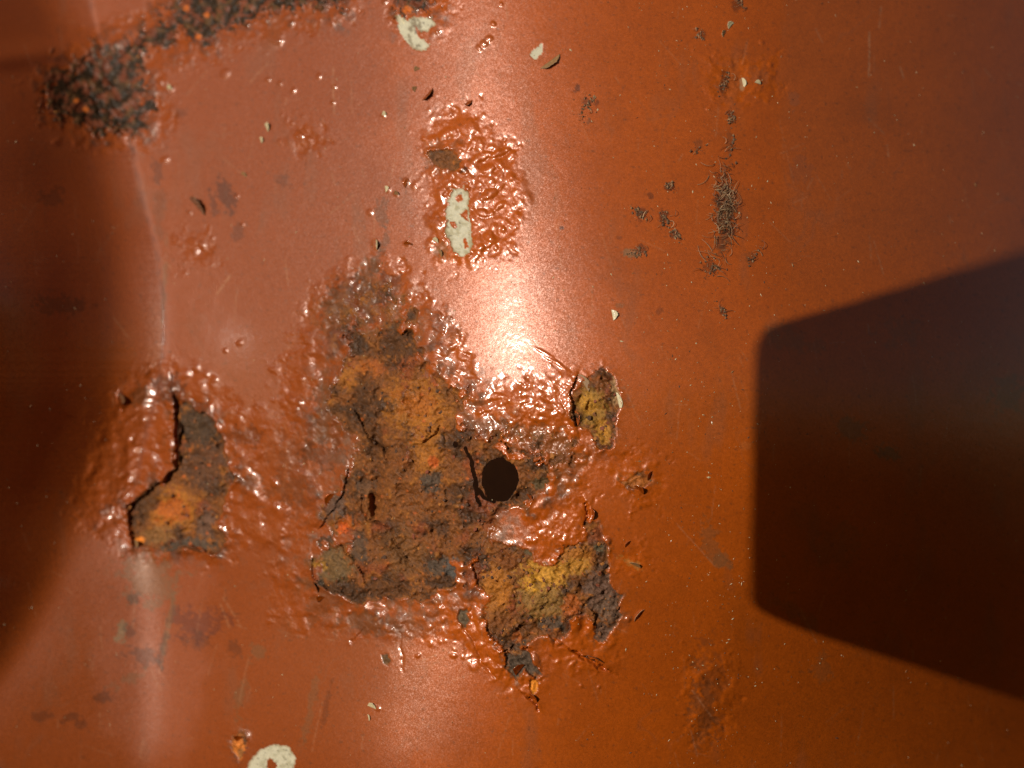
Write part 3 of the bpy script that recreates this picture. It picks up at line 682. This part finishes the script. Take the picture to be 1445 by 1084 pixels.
# the thickness of the steel round the holes
e = {}
for q in quads[~keep]:
    for a, b in ((q[0], q[1]), (q[1], q[2]), (q[2], q[3]), (q[3], q[0])):
        if (b, a) in e: del e[(b, a)]
        else: e[(a, b)] = 1
vm = {}; vs_ = []; fs = []
def rimv(i, k):
    if (i, k) not in vm:
        p = POS.reshape(-1, 3)[i].copy(); p[2] -= k * 6.5
        if k: p[:2] += np.array([math.sin(i * 1.7), math.cos(i * 2.3)]) * .5
        vm[(i, k)] = len(vs_); vs_.append(p)
    return vm[(i, k)]
for a, b in e:
    fs.append((rimv(a, 0), rimv(b, 0), rimv(b, 1), rimv(a, 1)))
me = bpy.data.meshes.new('hole_rim'); me.from_pydata([tuple(x) for x in to_world(np.array(vs_))], [], fs); me.update()
me.materials.append(plain('rusty_steel_edge', (.10, .055, .03), .7, bump=.6))
link('hole_rim', me, panel)

# inner sheet behind the hole
def grid_mesh(name, f, n, m, mat, thick=None):
    vs = []; fs = []
    for j in range(m + 1):
        for i in range(n + 1):
            vs.append(f(i / n, j / m))
    for j in range(m):
        for i in range(n):
            a = j * (n + 1) + i
            fs.append((a, a + 1, a + n + 2, a + n + 1))
    me = bpy.data.meshes.new(name); me.from_pydata([tuple(x) for x in to_world(np.array(vs))], [], fs); me.update()
    me.polygons.foreach_set('use_smooth', [True] * len(fs)); me.materials.append(mat)
    return me
M_INNER = plain('brown_inner_paint', (.8, .29, .075), .6, bump=.15, scale=600)
def behind(a, b):
    p, *_ = at(706, 677)
    y = (b - .5) * 900
    return (p.x + (a - .5) * 900, p.y - y * .66, p.z - 900 + y * .75)
me = grid_mesh('inner_sheet', behind, 24, 20, M_INNER)
link('inner_sheet', me, panel)['label'] = 'dark brown inner sheet seen through the hole'

# curled flakes and chips of paint still hanging on the panel
M_FTOP = plain('flake_paint', tuple(C_PAINT * .9), .38, .5, 1., .1)
M_FBACK = plain('flake_underside', tuple(lin(150, 112, 70, .8)), .6, 0, 0, .3)
M_FCREAM = plain('flake_cream', tuple(lin(205, 190, 150, .85)), .55, 0, .2, .3)
def flake(u, v, ln, wd, ang, lift, curl, mats=None, thick=.9, base=0.6, name='paint_flake', jag=.12):
    """a shell of paint: hinged along one long edge, the other edge lifted"""
    p, ex, ey, n = at(u, v, base)
    ca, sa = math.cos(ang), math.sin(ang)
    ax = ex * ca - ey * sa            # along the hinge (screen angle, v down)
    ay = (n.cross(ax)).normalized()
    NL, NWD = 12, 5
    r = random.Random(int(u * 7 + v * 13))
    off = [r.uniform(-jag, jag) for _ in range(NL + 1)]
    vs = []; fs = []; mi = []
    for side in (0, 1):
        for j in range(NWD + 1):
            t = j / NWD
            for i in range(NL + 1):
                s = i / NL * 2 - 1
                wloc = wd * max(0.03, (1 - abs(s) ** 2.2)) ** .8 * (1 + off[i])
                phi = curl * t
                if abs(curl) > 1e-3:
                    yy = wloc * math.sin(phi) / curl; zz = wloc * (1 - math.cos(phi)) / curl
                else: yy = wloc * t; zz = 0
                zz += lift * t * (1 - abs(s) ** 2)
                q = p + ax * (s * ln * .5) + ay * yy + n * (zz - side * thick)
                vs.append(tuple(q))
    m = (NL + 1) * (NWD + 1)
    for j in range(NWD):
        for i in range(NL):
            a = j * (NL + 1) + i
            fs.append((a, a + 1, a + NL + 2, a + NL + 1)); mi.append(0)
            fs.append((m + a, m + a + NL + 1, m + a + NL + 2, m + a + 1)); mi.append(1)
    def wall(a, b): fs.append((a, m + a, m + b, b)); mi.append(1)
    for i in range(NL): wall(i, i + 1); wall(NWD * (NL + 1) + i + 1, NWD * (NL + 1) + i)
    for j in range(NWD): wall((j + 1) * (NL + 1), j * (NL + 1)); wall(j * (NL + 1) + NL, (j + 1) * (NL + 1) + NL)
    me = bpy.data.meshes.new(name); me.from_pydata([tuple(x) for x in to_world(np.array(vs))], [], fs); me.update()
    for mm in (mats or (M_FTOP, M_FBACK)): me.materials.append(mm)
    me.polygons.foreach_set('material_index', mi); me.polygons.foreach_set('use_smooth', [True] * len(fs))
    return link(name, me, panel)
M_FDARK = plain('flake_brown', tuple(lin(120, 74, 40, .8)), .5, .1, .3, .3)
FL = [ (278,292,46,15,.78,9,.9,(M_FDARK, M_FCREAM)), (776,86,36,10,2.52,2.5,.5,(M_FBACK, M_FCREAM)), (602,132,24,9,2.39,4,.7,(M_FTOP, M_FBACK)), (660,143,14,7,2.84,3,.6,(M_FTOP, M_FBACK)),
  (586,126,9,5,-1.1,3,.8,(M_FBACK, M_FBACK)), (588,98,10,5,-.2,3,.6,(M_FBACK, M_FCREAM)), (376,180,16,10,1.1,3,.6,(M_FCREAM, M_FBACK)), (368,198,12,7,1.2,2,.4,(M_FCREAM, M_FBACK)), (240,126,12,7,.3,3,.6,(M_FCREAM, M_FBACK)), (344,248,14,6,.6,2,.5,(M_FBACK, M_FCREAM)),
  (542,162,8,6,.2,2,.4,(M_FCREAM, M_FCREAM)), (544,267,10,7,1.4,1,.3,(M_FCREAM, M_FCREAM)), (560,275,9,6,.3,3,.8,(M_FBACK, M_FCREAM)), (573,258,14,5,-1.1,2,.5,(M_FTOP, M_FCREAM)), (531,345,16,6,1.5,3,.7,(M_FCREAM, M_FBACK)), (576,345,16,5,.2,2,.6,(M_FTOP, M_FCREAM)),
  (620,358,14,6,1.2,3,.6,(M_FBACK, M_FCREAM)), (614,340,12,6,.6,2,.5,(M_FCREAM, M_FBACK)), (1031,36,14,7,-.9,2,.4,(M_FCREAM, M_FCREAM)), (1022,48,12,5,-1.2,2,.5,(M_FBACK, M_FCREAM)), (864,444,16,8,1.4,1.5,.3,(M_FCREAM, M_FBACK)), (524,998,16,7,.3,2,.4,(M_FCREAM, M_FCREAM)), (520,1012,10,4,1.3,1.5,.4,(M_FCREAM, M_FCREAM)),
  (836,932,40,9,.42,7,.9,(M_FDARK, M_FDARK)), (750,985,20,7,.75,5,.8,(M_FTOP, M_FDARK)), (832,724,22,9,1.5,6,1.0,(M_FTOP, M_FBACK)), (900,690,18,7,.7,4,.9,(M_FTOP, M_FCREAM)), (918,672,16,6,-1.1,4,.9,(M_FTOP, M_FBACK)), (896,798,18,6,.45,4,1.0,(M_FBACK, M_FCREAM)), (886,768,12,4,-.9,3,.8,(M_FTOP, M_FBACK)), (902,868,22,5,-.9,3,.8,(M_FTOP, M_FCREAM)),
  (192,768,14,8,1.2,4,.8,(M_FBACK, M_FDARK)), (170,562,18,7,1.3,2,.5,(M_FDARK, M_FBACK)), (252,612,44,8,1.55,8,.8,(M_FTOP, M_FDARK)), (252,645,26,8,1.45,6,.8,(M_FTOP, M_FDARK)), (196,704,22,9,-.95,6,.9,(M_FDARK, M_FDARK)), (272,775,44,8,.12,5,.7,(M_FDARK, M_FDARK)), (338,1042,16,9,-.5,5,.9,(M_FTOP, M_FBACK)), (822,540,30,9,1.0,1.2,.15,(M_FBACK, M_FBACK)),
  (872,565,26,6,1.35,1.5,.3,(M_FCREAM, M_FBACK)), (444,828,20,8,.9,5,.7,(M_FTOP, M_FDARK)), (454,846,16,7,-.5,4,.7,(M_FTOP, M_FDARK)), (746,704,16,7,1.0,4,.9,(M_FTOP, M_FDARK)), (734,945,20,10,-.9,5,.7,(M_FTOP, M_FDARK)), (466,705,24,8,-.9,4,.7,(M_FTOP, M_FDARK)), (812,590,22,6,1.4,2,.4,(M_FTOP, M_FBACK)), (1047,116,16,5,1.4,2,.4,(M_FCREAM, M_FBACK)), (1068,117,10,5,.2,2,.4,(M_FCREAM, M_FBACK)) ]
for f in FL:
    flake(*f)

# scale and crumbs lying loose in the corroded areas, too small to pick apart
def rust_crumbs():
    r = random.Random(9); vs = []; fs = []; mi = []
    mats = [plain('crumb_brown', tuple(r_brown * 1.1), .75), plain('crumb_dark', tuple(r_dark * 1.15), .85), plain('crumb_ochre', tuple(r_och * 1.1), .8), plain('crumb_red', tuple(r_red), .75)]
    boxes = [(445,790,450,865,900),(665,880,735,920,420),(180,335,565,785,330),(806,880,520,640,110),(60,215,60,200,40),(190,500,-20,66,40)]
    for x0, x1, y0, y1, n in boxes:
        for _ in range(n):
            u, v = r.uniform(x0, x1), r.uniform(y0, y1)
            i = int(np.searchsorted(au, u)); j = int(np.searchsorted(av, v))
            if RUSTD[j, i] < 1.5 or HOLE[j, i] > -4: continue
            p, ex, ey, nn = at(u, v, r.uniform(-.3, .5))
            s = .8 + 3.6 * r.random() ** 3; th = r.uniform(0, 6.3); base = len(vs); K = r.choice([4, 5, 6])
            nn = (nn + ex * r.gauss(0, .22) + ey * r.gauss(0, .22)).normalized(); a = (ex - nn * ex.dot(nn)).normalized(); b = nn.cross(a); hh = s * r.uniform(.2, .5)
            for lv in (0, 1):
                for k in range(K):
                    q = th + k * 6.283 / K + r.uniform(-.3, .3); w_ = s * r.uniform(.65, 1.2) * (1 if lv == 0 else .82)
                    vs.append(tuple(p + a * (math.cos(q) * w_) + b * (math.sin(q) * w_) + nn * (hh * (lv - .3))))
            fs.append(tuple(base + K + k for k in range(K)))
            for k in range(K): fs.append((base + k, base + (k + 1) % K, base + K + (k + 1) % K, base + K + k))
            mi += [r.choices([0, 1, 2, 3], [5, 4, 2, 2])[0]] * (K + 1)
    me = bpy.data.meshes.new('rust_crumbs'); me.from_pydata([tuple(x) for x in to_world(np.array(vs))], [], fs); me.update()
    for mm in mats: me.materials.append(mm)
    me.polygons.foreach_set('material_index', mi)
    o = link('rust_crumbs', me, panel); o['kind'] = 'stuff'
rust_crumbs()

# ------------------------------------------------------------------ dried fibres and crumbs stuck on the paint
M_FIB = plain('dried_fibre', tuple(lin(156, 118, 82, .85)), .7, bump=.1)
M_FIBD = plain('dark_fibre', tuple(lin(98, 70, 48, .85)), .7, bump=.1)
M_FIBL = plain('pale_fibre', tuple(lin(190, 165, 125, .8)), .6, bump=.1)
def fibres(name, u, v, ru, rv, n, ln, label, seed, rad=.45, crumbs=30):
    return fibres_(name, u, v, ru, rv, n if n > 100 else int(n * .28), ln, label, seed, rad, crumbs if n > 100 else int(crumbs * 2))
def fibres_(name, u, v, ru, rv, n, ln, label, seed, rad=.38, crumbs=30):
    r = random.Random(seed); vs = []; fs = []; mi = []; main = r.uniform(0, 3.1) if n < 100 else 1.5; skew = r.uniform(-1.2, 1.2)
    for _ in range(n):
        a = r.gauss(0, .55); b = r.gauss(0, .5)
        cu, cv = u + (a + (0 if n > 100 else skew * b)) * ru, v + b * rv
        p, ex, ey, nn = at(cu, cv, 1.0)
        th = main + r.gauss(0, .75) + r.choice([0, math.pi]); L = ln * r.uniform(.3, 1.4); bend = r.uniform(-2.6, 2.6); K = 7
        rr = rad * r.uniform(.6, 1.3); up = r.uniform(.5, 4.5)
        m = r.choices([0, 1, 2], [6, 3, 1.2])[0]; base = len(vs)
        q = p.copy()
        for k in range(K + 1):
            t = k / K; d = ex * math.cos(th + bend * t) + ey * math.sin(th + bend * t)
            if k: q = q + d * (L / K)
            c = q + nn * (up * 4 * t * (1 - t))
            sd = nn.cross(d).normalized(); w_ = rr * (1 - .6 * t)
            for g in range(3):
                an = g * 2.094
                vs.append(tuple(c + sd * (math.cos(an) * w_) + nn * (math.sin(an) * w_)))
        for k in range(K):
            for g in range(3):
                a0_, b0_ = base + k * 3 + g, base + k * 3 + (g + 1) % 3
                fs.append((a0_, b0_, b0_ + 3, a0_ + 3)); mi.append(m)
    for _ in range(crumbs):
        b = r.gauss(0, .5)
        p, ex, ey, nn = at(u + (r.gauss(0, .4) + (0 if n > 100 else skew * b)) * ru, v + b * rv, .5)
        s = .7 + 2.6 * r.random() ** 2.5; base = len(vs)
        for d in (ex, ey, -ex, -ey, nn * .7, -nn * .5): vs.append(tuple(p + d * s * r.uniform(.5, 1.3)))
        for f in ((0,1,4),(1,2,4),(2,3,4),(3,0,4),(1,0,5),(2,1,5),(3,2,5),(0,3,5)): fs.append(tuple(base + x for x in f)); mi.append(r.choice([0, 1, 1]))
    me = bpy.data.meshes.new(name); me.from_pydata([tuple(x) for x in to_world(np.array(vs))], [], fs); me.update()
    for mm in (M_FIB, M_FIBD, M_FIBL): me.materials.append(mm)
    me.polygons.foreach_set('material_index', mi)
    o = link(name, me)
    return tag(o, label, 'debris', 'dried fibre clumps stuck to the paint')
FIB = [(1022,288,15,62,230,18,'largest tangle of dried brown fibres, a tall strip right of centre',90), (1022,118,9,22,34,14,'small brown fibre tuft high up beside a pale scuff',18), (1031,166,8,10,26,12,'short dark fibre tuft between two taller tangles',16), (1003,372,16,18,60,20,'loose wispy fibre tuft just below the largest fibre tangle',24),
  (1018,437,7,10,22,12,'lowest tiny fibre tuft above the cast shadow',14), (1062,362,10,12,24,16,'sparse fibre wisp right of the loose tuft below the largest tangle',8), (903,302,9,11,26,10,'dark crumbly dirt tuft, left one of the middle pair',22), (937,306,9,12,30,11,'dark crumbly dirt tuft, right one of the middle pair',24), (953,332,9,9,22,10,'dark dirt crumbs below the right-hand dirt tuft',18),
  (945,262,10,8,18,9,'dark dirt crumbs above the middle pair of dirt tufts',14), (898,356,13,8,20,10,'grey and tan dirt crumbs lowest and left of the dark tufts',20), (828,150,14,24,24,7,'scattered black dirt specks on the ridge near the top',30), (987,48,8,9,14,9,'small round dirt tuft near the top left of a pale chip',12), (1045,8,9,13,16,9,'dirt tuft cut by the top edge of the picture',12), (985,212,9,10,12,10,'faint tan fibre wisp left of the largest tangle',8), (1032,206,5,18,12,12,'thin upright fibre wisp above the largest tangle',8)]
for i, (u, v, ru, rv, n, ln, lb, cr) in enumerate(FIB):
    fibres('dirt_tuft', u, v, ru, rv, n, ln, lb, 100 + i, crumbs=cr)

# dust: uncountable pale and dark grains
def grains():
    r = random.Random(3); vs = []; fs = []; mi = []
    for _ in range(2500):
        u, v = r.uniform(-20, 1465), r.uniform(-20, 1104)
        if u < 900 and r.random() < .45: continue
        if r.random() < .25: u, v = r.gauss(985, 55), r.uniform(0, 1084)
        p, ex, ey, nn = at(u, v, .25)
        s = r.uniform(.35, .95) * (1.5 if r.random() < .08 else 1); base = len(vs); st = r.choice([1, 1, 1, 2.6]); th = r.uniform(0, 6.3)
        a = ex * math.cos(th) + ey * math.sin(th); b = nn.cross(a)
        for d in (a * st, b, -a * st, -b, nn * .8, -nn * .5): vs.append(tuple(p + d * s * r.uniform(.6, 1.3)))
        m = r.choices([0, 1, 2], [5, 3, 3])[0]
        for f in ((0,1,4),(1,2,4),(2,3,4),(3,0,4),(1,0,5),(2,1,5),(3,2,5),(0,3,5)): fs.append(tuple(base + x for x in f)); mi.append(m)
    me = bpy.data.meshes.new('dust_grains'); me.from_pydata([tuple(x) for x in to_world(np.array(vs))], [], fs); me.update()
    for mm in (M_FCREAM, M_FBACK, M_FIBD): me.materials.append(mm)
    me.polygons.foreach_set('material_index', mi)
    tag(link('dust_grains', me), 'fine pale and dark dust grains scattered over the whole panel', 'dust', kind='stuff')
grains()

# ------------------------------------------------------------------ unseen slab added beside the lens, shaped to cast the right-hand shadow
SHH = 1380.0                         # how far in front of the panel it is placed
sh = [(1575,311),(1520,328),(1482,340),(1445,351),(1410,362),(1375,373),(1340,384),(1305,394),(1270,405),(1235,416),(1200,426),(1165,436),(1130,446),(1100,455),(1084,462),(1073,472),(1067,488),(1065,510),(1063,560),(1062,600),(1061,650),(1060,700),(1059,750),(1058,800),(1058,846),(1066,858),(1090,871),(1120,884),(1160,898),(1205,913),(1250,928),(1300,944),(1350,960),(1400,976),(1445,990),(1482,1002),(1520,1014),(1575,1031)]
poly = []
for u, v in sh:
    p, *_ = at(u, v)
    t = (SHH - p.z) / SUN.z
    q = p + SUN * t
    poly.append((q.x, q.y))
TH = 60.0
bvs = [(x, y, SHH) for x, y in poly] + [(x + .0 * TH, y, SHH + TH) for x, y in poly]
# keep the outline the sun sees: slide the far face along the sun's direction
sx, sy = SUN.x / SUN.z * TH, SUN.y / SUN.z * TH
bvs = [(x, y, SHH) for x, y in poly] + [(x + sx, y + sy, SHH + TH) for x, y in poly]
n_ = len(poly)
bfs = [tuple(range(n_ - 1, -1, -1)), tuple(range(n_, 2 * n_))] + [(i, (i + 1) % n_, n_ + (i + 1) % n_, n_ + i) for i in range(n_)]
me = bpy.data.meshes.new('shadow_slab'); me.from_pydata([tuple(x) for x in to_world(np.array(bvs))], [], bfs); me.update()
me.materials.append(plain('shadow_slab_black', (.02, .018, .016), .5, bump=.2))
o = link('shadow_slab', me)
tag(o, 'added dark slab with a rounded corner outside the frame, shaped to cast the shadow at right', 'case')
